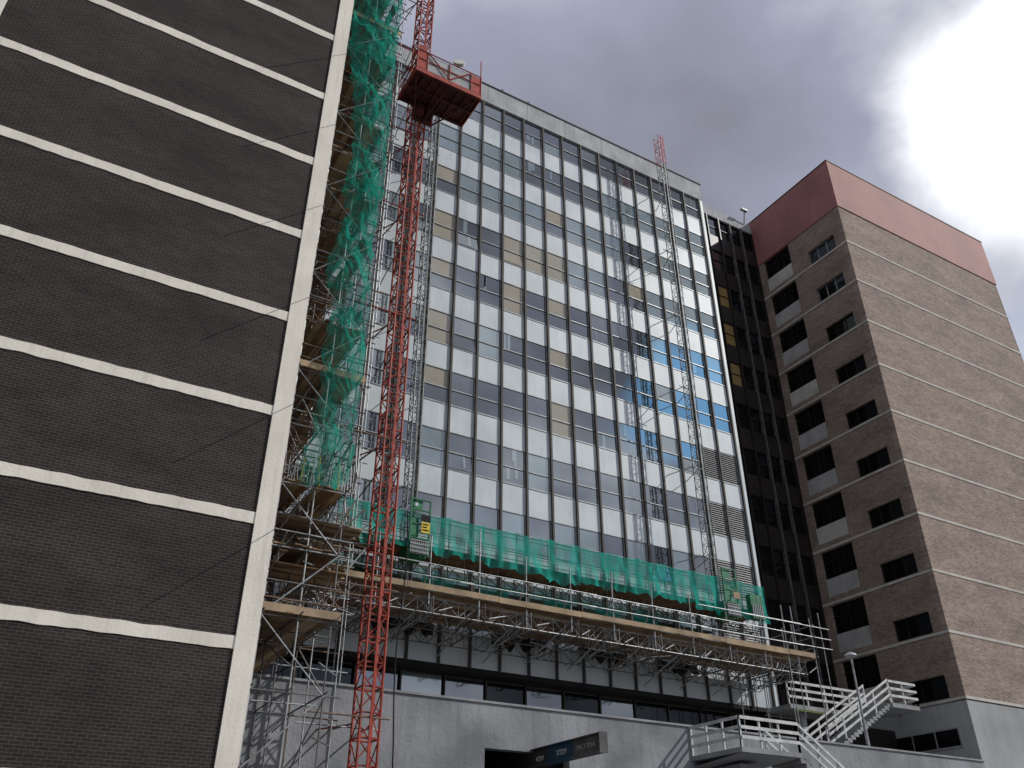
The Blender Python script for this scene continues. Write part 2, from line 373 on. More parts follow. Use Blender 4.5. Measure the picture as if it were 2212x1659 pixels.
# ------------------------------------------------------------ lifting beam with lettering
LB=empty('lifting_beam',(17.45,26.2,5.9),'dark steel lifting beam with blue band projecting from wall opening','beam')
xb=17.45
def ibeam(y0,y1,m,name):
    k=M(); k.box(xb-.02,xb+.02,y0,y1,5.96,6.46,m); k.box(xb-.15,xb+.15,y0,y1,6.463,6.50,m); k.box(xb-.15,xb+.15,y0,y1,5.90,5.957,m)
    k.obj(name,LB)
ibeam(27.35,32,BEAMD,'dark_section'); ibeam(25.75,27.347,BLUE,'blue_section'); ibeam(24.1,25.747,GREYB,'grey_section')
M().box(xb-.16,xb+.16,24.06,24.097,5.88,6.52,GREYB).obj('end_plate',LB)
TXT=surf('white_lettering',(.7,.7,.68),(.6,.6,.58),3,.7)
TXD=surf('faded_lettering',(.42,.42,.40),(.3,.3,.3),3,.7)
def text(s,y,z,size,m):
    cu=bpy.data.curves.new('lettering','FONT'); cu.body=s; cu.size=size; cu.extrude=.004; cu.align_x='LEFT'; cu.materials.append(m)
    o=bpy.data.objects.new('lettering',cu); COL.objects.link(o); o.parent=LB
    mt=Matrix(((0,0,-1,xb-.026),(-1,0,0,y),(0,1,0,z),(0,0,0,1)))
    o.matrix_local=Matrix.Translation(-LB.location)@mt
text('4TDY',28.15,6.08,.22,TXT); text('XTDY',26.8,6.12,.24,TXT); text('SWL 3 TONS',25.62,6.14,.2,TXD)
# ------------------------------------------------------------ lattice masts
def mast(name,x,y,z0,z1,w,h,rc,mat,label,redtop=None,rack=True):
    e=empty(name,(x,y,z0),label,'mast')
    def sec(mt):
        s=M(); hw=w/2; cs=[(-hw,-hw),(hw,-hw),(hw,hw),(-hw,hw)]
        for c in cs: s.tube((c[0],c[1],0),(c[0],c[1],h-.004),rc,mt)
        for i in range(4):
            a=cs[i]; b=cs[(i+1)%4]
            s.tube((a[0],a[1],.02),(b[0],b[1],.02),rc*.8,mt,5)
            s.tube((a[0],a[1],h*.5),(b[0],b[1],h*.5),rc*.6,mt,5)
            s.tube((a[0],a[1],.03),(b[0],b[1],h*.5),rc*.5,mt,5)
            s.tube((b[0],b[1],h*.5),(a[0],a[1],h*.98),rc*.5,mt,5)
        if rack: s.box(-.04,.04,-hw-rc-.05,-hw-rc,0,h-.004,mt)
        me=s.obj('mast_section'); d=me.data; bpy.data.objects.remove(me); return d
    d=sec(mat); dr=sec(redtop) if redtop else d
    n=int((z1-z0)/h)
    for i in range(n):
        o=bpy.data.objects.new('mast_section',dr if (redtop and i>=n-2) else d); COL.objects.link(o)
        o.parent=e; o.location=(0,0,i*h)
    return e
RM=mast('hoist_mast',10.28,26.45,0,46,.64,1.5,.045,REDM,'tall red lattice hoist mast tied to office block')
ties=[]
for z in (6.5,10.5,16,21.5,27,31.5,37,42):
    for dx in (-.33,.33):
        ties.append(T((10.28+dx,26.8,z),(10.28+dx*3,33,z+.1),.03,RUSTT if z<20 else GALV))
    ties.append(T((8.2,26.1,z+.1),(10.9,26.1,z+.1),.028,REDM if z>20 else RUSTT)); ties.append(T((8.2,26.85,z-.1),(11.0,26.85,z-.1),.028,GALV))
    ties.append(T((10.0,26.85,z),(8.6,30,z),.028,REDM))
parts(RM,'mast_tie',ties)
L1=mast('climber_mast',13.25,31.2,11.9,39.5,.42,1.25,.032,MGREY,'grey lattice mast of climbing work platform against facade')
L1b=mast('climber_mast',12.5,31.6,11.9,39,.2,1.5,.022,MGREY,'thin grey lattice mast beside climbing platform mast',rack=False)
L2=mast('climber_mast',29.85,31.2,11.9,47.2,.44,1.25,.026,MGREY,'grey lattice mast with red top section against facade',redtop=PINK)
for L_,x in ((L1,13.25),(L2,29.85)):
    t=[]
    for z in (17,22,27,32,37,42):
        if L_ is L1 and z>39: continue
        t+= [T((x-.2,31.4,z),(x-.7,33,z)),T((x+.2,31.4,z),(x+.7,33,z)),T((x-.5,31.45,z),(x+.5,31.45,z))]
    parts(L_,'mast_tie',t)
# ------------------------------------------------------------ red hoist platform
H=empty('hoist_platform',(10.7,24.9,33.3),'red steel hoist platform with dark underside on lattice mast','hoist')
x0,x1,y0,y1,z=9.15,12.35,24.0,25.9,33.35
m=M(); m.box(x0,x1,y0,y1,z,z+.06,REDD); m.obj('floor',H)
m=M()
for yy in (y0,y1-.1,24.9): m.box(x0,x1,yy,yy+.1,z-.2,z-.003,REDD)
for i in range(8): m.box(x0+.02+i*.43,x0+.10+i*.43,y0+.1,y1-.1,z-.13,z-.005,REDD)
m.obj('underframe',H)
m=M(); m.box(x0-.03,x1+.03,y0-.05,y0-.003,z-.2,z+.05,REDM); m.box(x1+.003,x1+.05,y0,y1,z-.2,z+.05,REDM); m.box(x0-.05,x0-.003,y0,y1,z-.2,z+.05,REDM)
m.obj('edge_beam',H)
M().box(x0+.45,x1-.45,y0+.0,y0+.03,z+.12,z+1.15,PANG).obj('mesh_panel',H)
m=M()
for xx in (x0,x0+.5,x0+1.6,x1-.5,x1): m.tube((xx,y0-.04,z),(xx,y0-.04,z+1.25),.03,REDM)
for zz in (.65,1.22): m.tube((x0,y0-.04,z+zz),(x1,y0-.04,z+zz),.028,REDM)
m.tube((x0+.5,y0-.07,z+1.2),(x0+1.6,y0-.07,z+.1),.03,REDM); m.tube((x0+1.6,y0-.07,z+.1),(x1-.5,y0-.07,z+1.2),.03,REDM)
m.tube((x1,y0,z),(x1,y0,z+2.4),.03,REDM)
m.tube((x1+.02,y1,z),(x1+.02,y1,z+1.2),.03,REDM); m.tube((x1+.02,y0,z+1.2),(x1+.02,y1,z+1.2),.03,REDM)
m.tube((x0,y1,z),(x0,y1,z+1.2),.03,REDM); m.tube((x0,y0,z+1.2),(x0,y1,z+1.2),.03,REDM); m.tube((x0,y0,z+.6),(x0,y1,z+.6),.025,REDM); m.tube((x0,y0,z+1.2),(x0,y1,z+.1),.025,REDM)
m.obj('guard_rail',H)
m=M(); m.box(x1-.48,x1-.03,y0-.03,y0-.005,z+.1,z+1.15,REDM); m.obj('side_plate',H)
m=M(); m.box(x1+.06,x1+.09,y0+.2,y1-.1,z+.1,z+1.05,REDM); m.obj('end_plate',H)
m=M(); m.box(x0+.05,x0+.45,y0-.03,y0-.005,z+.1,z+1.6,REDM); m.obj('loading_gate',H)
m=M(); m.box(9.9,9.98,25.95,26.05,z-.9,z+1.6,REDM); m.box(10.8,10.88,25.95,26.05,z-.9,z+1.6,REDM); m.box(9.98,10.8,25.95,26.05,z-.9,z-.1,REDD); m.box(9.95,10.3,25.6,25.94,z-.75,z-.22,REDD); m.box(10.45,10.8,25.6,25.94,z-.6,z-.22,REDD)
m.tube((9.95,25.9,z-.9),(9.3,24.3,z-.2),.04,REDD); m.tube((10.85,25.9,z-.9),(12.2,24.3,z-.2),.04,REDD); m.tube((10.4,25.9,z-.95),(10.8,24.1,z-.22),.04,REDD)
m.obj('drive_unit',H)
m=M()
for dx in (0,.45):
    for dy in (0,.45): m.tube((10.9+dx,26.2+dy,35.2),(10.9+dx,26.2+dy,37.4),.025,PINK)
for zz in (35.3,36,36.7,37.4):
    m.tube((10.9,26.2,zz),(11.35,26.2,zz),.022,PINK); m.tube((11.35,26.2,zz),(11.35,26.65,zz),.022,PINK); m.tube((10.9,26.65,zz),(11.35,26.65,zz),.022,PINK)
m.obj('ladder_cage',H)
# ------------------------------------------------------------ corner scaffold tower
S=empty('scaffold_tower',(7,26,0),'tall tube scaffold with timber decks beside dark brick tower','scaffolding')
SX=[5.95,7.0,8.0]; SY=[24.0,25.5,27.0]; ZTOP=41
st=[];le=[];br=[];dk=[];tb=[]
def tm():
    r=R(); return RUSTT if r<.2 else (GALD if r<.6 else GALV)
for yi,y in enumerate(SY):
    for x in SX: st.append(T((x+R()*.06,y,0),(x+R()*.06-.02,y,ZTOP+R()*1.5),.027,tm()))
for y in (29.4,31.6):
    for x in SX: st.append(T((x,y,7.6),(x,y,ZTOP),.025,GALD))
for y,x in ((26.2,9.1),(29.0,10.2),(31.8,10.9)): st.append(T((x,y,0 if y<28 else 7.6),(x,y,ZTOP),.025))
z=.6; lv=0
while z<ZTOP:
    for y in SY+[29.4,31.6]:
        if y>28 and z<8: continue
        a=R()*.5; b=R()*.6
        le.append(T((SX[0]-.05,y-.05,z),(SX[-1]+.1+b,y-.05,z+R()*.04),.024,tm()))
        if z>8: le.append(T((SX[0]-.05,y-.05,z+1.0),(SX[-1]+.1+b*.6,y-.05,z+1.0),.024,tm()))
        if z>8 and y==24: le.append(T((SX[0],y-.05,z+.5),(SX[-1]+.4,y-.05,z+.5),.024,tm()))
    for x in SX:
        le.append(T((x+.0,23.8-R()*.4,z+.06),(x+.05,(27.4 if z<8 else 32.4),z+.06),.024,tm()))
    if lv%2==1 and z>10:
        le.append(T((5.9,20.7,z+.3),(5.95,24.2,z+.12),.016,GALD))  # thin projecting tubes added to cast shadow lines on the brick gable
    le.append(T((8.05,24.8,z+1.1),(9.1,26.2,z+1.1),.024,tm())); le.append(T((8.0,27,z),(9.6,27.1,z+.0),.024,RUSTT))
    if z>8: le.append(T((8.0,29.4,z),(10.6,29.4,z)))
    if lv%2==0: br.append(T((5.95,23.93,z),(8.0,23.93,z+2)))
    else: br.append(T((8.0,23.93,z),(5.95,23.93,z+2)))
    if R()<.7: br.append(T((5.95,25.42,z+2),(8.0,25.42,z),.024,RUSTT))
    br.append(T((8.05,24,z),(8.05,27,z+2)) if lv%2 else T((8.05,27,z),(8.05,24,z+2)))
    br.append(T((6.0,24,z+2),(6.0,27,z),.024,GALD))
    for q in range(3 if z>8 else 1):
        br.append(T((7.0+R(),24.2+R(),z+R()),(7.0-R(),26+2*R(),z+2*R()),.024,tm()))
        br.append(T((6+2*R(),24.4+2*R(),z+.3+R()),(6+2.2*R(),24.4+2*R(),z+.3+1.5*R()),.022,tm()))
    if z>=8.5:
        for (ya,yb) in ((24.05,26.9),(27.1,31.5)):
            if R()<.08: continue
            d=M(); xx=SX[0]
            while xx<SX[-1]-.1:
                if R()<.93:
                    o1=R()*.012; d.box(xx,xx+.215,ya-R()*.25,yb+R()*.2,z+.09+o1,z+.128+o1,TIMD if R()<.7 else TIMB)
                xx+=.228
            dk.append(d)
        if z<9 or R()<.3:
            tb.append(M().box(SX[0]-.1,SX[-1]+.25,23.86,23.9,z+.1,z+.33,TIMB))
    z+=2.0; lv+=1
for i in range(190):
    zz=random.uniform(8.8,14.3); x=random.uniform(5.9,8.6); y=random.uniform(23.9,28.5)
    if i%3==0: br.append(T((x,y,zz),(x+random.uniform(-.8,1.6),y+random.uniform(-.5,.5),zz+random.uniform(-.1,.1)),.024,tm()))
    elif i%3==1: br.append(T((x,y,zz),(x+random.uniform(-.2,.2),y+random.uniform(-2,2),zz+random.uniform(-.5,1.4)),.024,tm()))
    else: br.append(T((x,y,zz),(x+random.uniform(-1,1),y,zz+random.uniform(.6,1.6)),.024,tm()))
for i in range(24):
    x=5.95+i*.1; br.append(T((x,23.95,12.7),(x+random.uniform(-.1,.1),23.9,13.2+R()*.5),.022,YEL if i%6==0 else GALV))
for (za,ya,xa,xb_) in ((10.2,24.2,5.9,8.6),(11.6,24.0,5.9,8.9),(9.6,26.6,6.4,9.2),(11.2,26.3,7.0,9.4),(12.3,27.5,6.5,9.4)):
    d=M(); yy=ya
    for q in range(7): d.box(xa+R()*.3,xb_-R()*.3,yy,yy+.215,za+q*.004,za+.038+q*.004,TIMD if R()<.6 else TIMB); yy+=.23
    dk.append(d)
parts(S,'standard',st); parts(S,'ledger',le); parts(S,'brace',br); parts(S,'board_deck',dk); parts(S,'toe_board',tb)  # ledger list also holds the added shadow-casting tubes
# ------------------------------------------------------------ debris nets on tower
def interp(tab,z):
    for (a,va),(b,vb) in zip(tab,tab[1:]):
        if a<=z<=b: return va+(vb-va)*(z-a)/(b-a)
    return tab[0][1] if z<tab[0][0] else tab[-1][1]
XLt=[(12.6,6.35),(13.2,6.4),(15,6.6),(17,6.65),(18.9,6.62),(19.6,6.85),(20,6.35),(22,6.42),(23.5,6.75),(24.5,6.5),(25.2,6.5),(26,6.75),(29,6.45),(32,5.95),(35,5.9),(37,6.2),(40,6.7)]
XRt=[(12.6,7.95),(17,8.0),(19,8.05),(22,7.95),(25,8.1),(30,8.0),(40,8.1)]
def net(z0,z1,seed,label):
    def fn(u,v):
        z=z0+(z1-z0)*v
        xl=interp(XLt,z)+.18*noise.noise(Vector((z*1.3,seed,0)))+.08*noise.noise(Vector((z*4,seed,0))); xr=interp(XRt,z)+.12*noise.noise(Vector((z*1.7,seed+5,0)))+.06*noise.noise(Vector((z*5,seed+2,0)))
        pinch=1-.25*math.exp(-((v-1)*(z1-z0)/.6)**2)
        c=(xl+xr)/2; x=c+(u-.5)*(xr-xl)*pinch
        dg=noise.noise(Vector((x*1.0+z*.5,z*.2-x*.3,seed)))
        dg2=noise.noise(Vector((x*2.6-z*1.3,z*.6,seed+3)))
        dg3=noise.noise(Vector((x*5+z*2.1,z*1.4,seed+9)))
        f=.26*(1-2*abs(dg))+.20*(1-2*abs(dg2))+.09*(1-2*abs(dg3))
        bag=.34*math.sin(math.pi*u)*abs(math.sin(z*1.57/2+seed))
        y=23.85-f*.85-bag
        zz=z+.25*(u-.5)*math.sin(seed)-(.35*math.sin(math.pi*u) if v==0 else 0)+.15*noise.noise(Vector((u*5,seed,z*.2)))
        return (x,y,zz)
    m=sheet(M(),40,int((z1-z0)*12),fn,NETT)
    o=m.obj('debris_net',base=((7.2,23.8,z0)),smooth=True); tag(o,label,'netting','green debris nets on scaffold')
net(12.7,19.2,1.0,'green debris net draped over scaffold, ragged lower hem')
net(18.8,25.1,7.3,'crumpled green debris net tied to scaffold tubes')
net(24.7,40.5,4.1,'long torn green debris net hanging down scaffold')
# ------------------------------------------------------------ gantry
G=empty('scaffold_gantry',(21,30,11.8),'timber boarded scaffold gantry with guard rails on lattice beams','scaffolding')
ZG=11.8; GY0,GY1=29.0,32.5; GX0,GX1=8.5,33.6
def lattice(p,q,h,m=GALV,r=.024,step=.55):
    k=M(); p=Vector(p);q=Vector(q); L=(q-p).length; d=(q-p)/L; up=Vector((0,0,h))
    k.tube(p,q,r,m); k.tube(p+up,q+up,r,m); n=max(2,int(L/step))
    for i in range(n):
        a=p+d*L*i/n; b=p+d*L*(i+1)/n
        if i%2: k.tube(a+up,b,r*.7,m,5)
        else: k.tube(a,b+up,r*.7,m,5)
        k.tube(a,a+up,r*.6,m,5)
    return k
dk=[];st=[];gr=[];lb=[];br=[];tb=[]
x=GX0
while x<GX1:
    L=min(3.9,GX1-x); y=GY0; d=M()
    while y<GY1:
        o1=R()*.012
        d.box(x+R()*.05,x+L+.05,y,y+.215,ZG+o1,ZG+.038+o1,TIMD if R()<.6 else TIMB); y+=.23
    dk.append(d)
    tb.append(M().box(x,x+L-.02,GY0-.10-R()*.03,GY0-.06,ZG+.0+R()*.05,ZG+.24+R()*.04,TIMB))
    x+=L
xs=[11.2+2.13*i for i in range(11)]
for i,x in enumerate(xs):
    top=ZG+(2.9 if i in(2,) else 1.9+R()*.35)
    st.append(T((x,GY0-.03,10.9+R()*.3),(x,GY0-.03,top+ (0 if i<9 else .4)),.028))
    lb.append(lattice((x+.1,GY0-.2-R()*.2,10.95),(x+.1,32.9,10.95),.62,GALV if R()<.5 else GALD))
    lb.append(lattice((x+.75,GY0+.3,11.05),(x+.75,32.9,11.05),.55,GALD if R()<.5 else RUSTT))
    br.append(T((x,GY0,11.6),(x+.2,32.9,10.5+R()*.4),.026)); br.append(T((x+.1,GY0+.1,11.7),(x-.6,31.2,10.5)))
    br.append(T((x,GY0-.05,ZG+1.3),(x+.1,GY0+1.0,ZG)))
    br.append(T((x-.5,30.2,10.6),(x+.8,30.4,11.6)))
    br.append(T((x+.3,GY0-.3,10.95+R()*.2),(x+1.2+R()*.6,GY0+.4,11.6)))
for yy in (29.25,31.0,32.6):
    for xa in (9.0,15.0,21.0,27.0): lb.append(lattice((xa,yy,11.1-.05*(yy-29.25)),(min(xa+6.3,GX1+.4),yy,11.1-.05*(yy-29.25)),.55,GALV if yy<30 else GALD))
for h in (.55,1.05,1.55):
    for xa in (9.0,14.8,20.8,26.8,29.5):
        if h==1.55 and xa<26: continue
        gr.append(T((xa-.2,GY0-.09,ZG+h),(min(xa+6.2,34.9),GY0-.09,ZG+h+R()*.04)))
for h in (.1,.55,1.05,1.6):
    gr.append(T((33.7,GY0-.2,ZG+h),(33.7,GY1+.2,ZG+h)))
for x_ in (31.9,33.7,34.4):
    for y_ in (29.0,30.8,32.4): st.append(T((x_,y_,8.4 if x_<34 else 9.5),(x_,y_,13.6+R()*.8),.025))
for i in range(80):
    x=random.uniform(9,33.5); y=random.uniform(29,31.5); zz=random.uniform(10.8,11.6)
    br.append(T((x,y,zz),(x+random.uniform(-1.2,1.2),y+random.uniform(-1,1),zz+random.uniform(-.4,.4)),.024,tm()))
parts(G,'board_deck',dk); parts(G,'toe_board',tb); parts(G,'standard',st); parts(G,'guard_rail',gr); parts(G,'lattice_beam',lb); parts(G,'brace',br)
for (xa,xb_) in ((12.5,15.3),(18.0,20.8),(22.5,25.2),(27.0,29.5)):
    def fn(u,v):
        X=xa+(xb_-xa)*u; return (X,32.60+.2*noise.noise(Vector((X*1.5,(11.7-v)*1.5,4))),11.75-(.45+.5*noise.noise(Vector((X*2.3,1,2))))*v)
    sheet(M(),16,12,fn,BLK).obj('torn_sheeting',G,smooth=True)
# ------------------------------------------------------------ mast climbing platform
K=empty('climbing_platform',(21,30.6,14.1),'mast climbing work platform wrapped in teal safety netting','work platform')
KX0,KX1,KY0,KY1,ZK=9.9,32.2,30.3,32.0,14.1
m=M(); y=KY0
while y<KY1-.1: m.box(KX0,KX1,y,y+.22,ZK,ZK+.04,TIMD); y+=.24
m.obj('deck',K)
trs=[]
for xa in [KX0+1.6*i for i in range(14)]:
    xb2=min(xa+1.58,KX1)
    k=M(); k.tube((xa,KY0+.1,ZK-.05),(xb2,KY0+.1,ZK-.05),.03,GREENP); k.tube((xa,KY1-.1,ZK-.05),(xb2,KY1-.1,ZK-.05),.03,GREENP); k.tube((xa,31.1,ZK-.85),(xb2,31.1,ZK-.85),.035,GREENP)
    for j in range(2):
        a=xa+.8*j; b=a+.8; c=(a+b)/2
        for yy in (KY0+.1,KY1-.1):
            k.tube((a,yy,ZK-.05),(c,31.1,ZK-.85),.02,MGREY,5); k.tube((b,yy,ZK-.05),(c,31.1,ZK-.85),.02,MGREY,5)
    trs.append(k)
parts(K,'truss_section',trs)
rails=[]; nets=[]
x=KX0
while x<KX1-.2:
    w=min(1.6,KX1-x)
    k=M(); k.tube((x,KY0-.02,ZK-.1),(x,KY0-.02,ZK+1.35),.022,MGREY)
    for h in (.15,.6,1.1): k.tube((x,KY0-.02,ZK+h),(x+w,KY0-.02,ZK+h),.02,MGREY if h<1 else GREENP)
    k.tube((x,KY1,ZK-.1),(x,KY1,ZK+1.2),.022,MGREY); k.tube((x,KY1,ZK+1.1),(x+w,KY1,ZK+1.1),.02,MGREY); k.tube((x,KY1,ZK+.55),(x+w,KY1,ZK+.55),.02,YEL if R()<.5 else MGREY)
    rails.append(k)
    top=ZK+1.34+.05*R(); bot=ZK-.25-.35*R(); X0=x
    def fn(u,v):
        xx=X0-.02+(w+.04)*u
        zz=top+(bot-top)*v-.09*math.sin(math.pi*u)*(1-v)+.2*v*noise.noise(Vector((xx*2.5,0,3)))
        yy=KY0-.12+.22*noise.noise(Vector((xx*2.6,zz*1.2,0)))*(.3+v)-.06*math.sin(math.pi*u)+.05*noise.noise(Vector((xx*7,zz*2,8)))
        return (xx,yy,zz)
    nets.append(sheet(M(),18,14,fn,NETL)); x+=w
parts(K,'guard_rail',rails)
for s in nets: s.obj('safety_net',K,smooth=True)
for xx in (14.5,17.2,20.5,23.3,25.5):
    def fn(u,v):
        X=xx+1.5*u; Z=ZK-.5-1.2*v*(.8+.2*math.sin(u*5)); return (X,32.3+.1*noise.noise(Vector((X*2,Z*2,9))),Z)
    sheet(M(),10,10,fn,NETL).obj('hanging_net',K,smooth=True)
def drive(x,sign):
    k=M()
    for xx in (x-.45,x+.39): k.box(xx,xx+.06,29.95,30.02,ZK-.6,ZK+1.8,GREENP)
    for h in (-.55,.1,.7,1.3,1.75): k.box(x-.39,x+.39,29.95,30.02,ZK+h,ZK+h+.05,GREENP)
    k.tube((x-.39,29.98,ZK+.15),(x+.39,29.98,ZK+.7),.02,GREENP); k.tube((x+.39,29.98,ZK+.75),(x-.39,29.98,ZK+1.3),.02,GREENP)
    k.box(x-.38,x-.05,29.98,30.1,ZK+.2,ZK+.95,GREENP); k.box(x-.39,x+.39,30.1,30.9,ZK-.6,ZK+.2,GREENP)
    k.box(x-.39,x+.1,30.03,30.08,ZK+1.36,ZK+1.74,GREENP)
    k.obj('drive_unit',K)
    q=M()
    for j in range(9): q.box(x-.40+j*.09,x-.35+j*.09,29.90,29.94,ZK-.55,ZK+.0,PANG)
    for j in range(4): q.box(x-.41,x+.41,29.87,29.897,ZK-.5+j*.16,ZK-.46+j*.16,PANG)
    q.obj('grille',K)
    if sign:
        q=M(); q.box(x+.02,x+.38,29.86,29.89,ZK+.35,ZK+.8,YEL)
        for j,wd in enumerate((.26,.2,.28)): q.box(x+.06,x+.06+wd,29.850,29.858,ZK+.68-j*.12,ZK+.73-j*.12,BLK)
        q.obj('warning_sign',K)
        q=M(); q.box(x+.0,x+.4,29.86,29.89,ZK+.84,ZK+1.1,BLK); q.obj('control_box',K)
        q=M(); q.box(x-.28,x-.15,29.92,29.945,ZK+1.45,ZK+1.6,WHITEP); q.obj('notice',K)
    else:
        q=M(); q.box(x+.05,x+.45,29.86,29.89,ZK+.3,ZK+.62,TIMB); q.obj('timber_plate',K)
drive(13.25,True); drive(29.75,False)
k=M(); k.box(30.9,31.7,29.9,30.2,ZK-.5,ZK+.7,GREENP)
for j in range(6): k.box(30.95+j*.12,31.0+j*.12,29.86,29.895,ZK-.45,ZK+.2,PANG)
k.obj('generator_cabinet',K)
m=M(); pts=[(11.5+.08*math.sin(i*.7),27.2,14-i*.8) for i in range(17)]
for a,b in zip(pts,pts[1:]): m.tube(a,b,.025,BLK)
tag(m.obj('power_cable',base=(11.5,27.2,1)),'black power cable hanging beside red hoist mast','cable')
# ------------------------------------------------------------ stairs & landings
def railing(p,q,posts=4,h=1.05,nr=3,par=None,name='railing'):
    k=M(); p=Vector(p);q=Vector(q)
    d=(q-p).normalized(); side=Vector((-d.y,d.x,0)); side.normalize()
    for i in range(posts):
        c=p+(q-p)*i/(posts-1); k.box(c.x-.035,c.x+.035,c.y-.035,c.y+.035,c.z,c.z+h+.03,WRAIL)
    for j in range(nr):
        zz=h*(j+1)/nr-.06; a=p+Vector((0,0,zz)); b=q+Vector((0,0,zz)); bs=len(k.v)
        for e in (a,b):
            for s1,s2 in ((1,0),(1.6,0),(1.6,1),(1,1)): k.v.append(tuple(e-side*.045*s1+Vector((0,0,.12*s2))))
        for f in ((0,1,2,3),(7,6,5,4),(0,4,5,1),(1,5,6,2),(2,6,7,3),(3,7,4,0)): k.f.append(tuple(bs+t for t in f)); k.m.append(k.mi(WRAIL))
    return k.obj(name,par)
SL=empty('stair_landing',(26.3,27,6.5),'concrete stair landing with white slatted railings on wall','staircase')
M().quad([(24.8,28.3,6.42),(24.8,25.5,6.62),(27.8,25.5,6.62),(27.8,28.3,6.42)],CONCL).obj('landing_soffit',SL)
M().box(24.75,27.85,25.45,28.3,6.625,6.80,COPE).obj('landing_slab',SL)
railing((24.8,28.25,6.8),(24.8,25.5,6.8),4,par=SL); railing((24.8,25.48,6.8),(27.8,25.48,6.8),4,par=SL)
railing((27.8,25.48,6.8),(33.8,25.48,2.9),7,par=SL); railing((27.8,27.2,6.8),(33.8,27.2,2.9),7,par=SL)
m=M()
for i in range(24):
    m.box(27.85+i*.27,28.14+i*.27,25.55,27.1,6.45-i*.172,6.63-i*.172,COPE)
m.obj('steps',SL)
M().box(25.6,26.6,26.5,28.25,0,6.4,CONC).obj('support_pier',SL)
US=empty('upper_staircase',(36.5,30,7.6),'concrete steps with white slatted railings beside brick tower','staircase')
m=M()
for i in range(19):
    m.box(34.2+i*.26,34.5+i*.26,29.5,30.9,7.62+i*.145,7.80+i*.145,COPE)
m.obj('steps',US)
m=M(); m.quad([(34.2,29.5,7.6),(39.3,29.5,10.3),(39.3,30.9,10.3),(34.2,30.9,7.6)],CONCL); m.obj('stair_soffit',US)
railing((34.1,29.45,7.8),(39.1,29.45,10.5),5,par=US); railing((34.1,30.95,7.8),(39.1,30.95,10.5),5,par=US)
M().box(39.15,41.2,29.4,32.8,10.25,10.45,COPE).obj('landing_slab',US)
railing((39.15,29.45,10.45),(41.2,29.45,10.45),3,par=US); railing((41.2,29.45,10.45),(41.2,32.4,10.45),3,par=US)
UW=empty('elevated_walkway',(36.5,31.8,10.1),'raised concrete walkway with white slatted railing below scaffold','walkway')
M().box(33.9,39.14,31.2,32.8,10.0,10.2,COPE).obj('walkway_slab',UW)
M().box(34.2,36.2,31.17,31.195,9.9,9.998,LIME).obj('edge_beam',UW)
railing((33.9,31.25,10.2),(39.1,31.25,10.2),5,par=UW)
for xx in (35,38): M().box(xx,xx+.3,31.6,31.9,7.6,10.0,CONCL).obj('support_post',UW)
M().box(33.95,43.6,33.0,33.2,7.6,10.0,DCLAD).obj('screen_wall',UW)
# street lamp
SLp=empty('street_lamp',(35.75,28.62,8.0),'slim grey street lamp with shallow bowl head behind wall','street lamp')
M().tube((35.75,28.62,8.0),(35.75,28.62,9.2),.08,GALV,12).tube((35.75,28.62,9.2),(35.75,28.62,12.0),.05,GALV,12).obj('pole',SLp)
k=M(); k.tube((35.75,28.62,12.0),(35.75,28.62,12.15),.06,PANG,16,.28); k.tube((35.75,28.62,12.23),(35.75,28.62,12.32),.26,PANG,16,.1); k.obj('lamp_head',SLp)
k=M(); k.tube((35.75,28.62,12.151),(35.75,28.62,12.228),.28,LAMPG,16,.27); k.obj('lamp_glass',SLp)
k=M(); k.box(XC-.25,XC-.03,32.3,32.5,10.75,10.9,PANG); k.tube((XC,32.4,10.95),(XC-.2,32.4,10.9),.03,GALV); tag(k.obj('wall_light',base=(XC,32.4,10.9)),'small grey wall light fixed on brick side wall','light')
# roof things
k=M(); c=Vector((15.55,33.3,47.65)); d=Vector((-.35,-.8,.3)).normalized(); k.tube(c,c+d*.22,.37,DISH,24,.37); k.tube((15.6,33.6,46.6),(15.6,33.6,48),.05,GALV); tag(k.obj('satellite_dish',base=(15.6,33.6,46.6)),'off white drum antenna on roof mast','antenna')
for x_ in (18.9,20.9):
    k=M().tube((x_,33.6,46.5),(x_,33.6,47.4),.06,MGREY,8); k.tube((x_,33.6,47.4),(x_,33.6,47.6),.11,MGREY,8,.1); tag(k.obj('roof_vent',base=(x_,33.6,46.5)),'small dark vent pipe on flat roof','vent','roof vents')
k=M(); k.tube((42.9,36.3,48.9),(42.6,35.8,49.7),.05,GALV); k.box(42.2,42.8,35.6,35.85,49.7,49.85,GALV); tag(k.obj('security_camera',base=(42.9,36.3,48.9)),'grey bracket mounted camera at roof edge','camera')
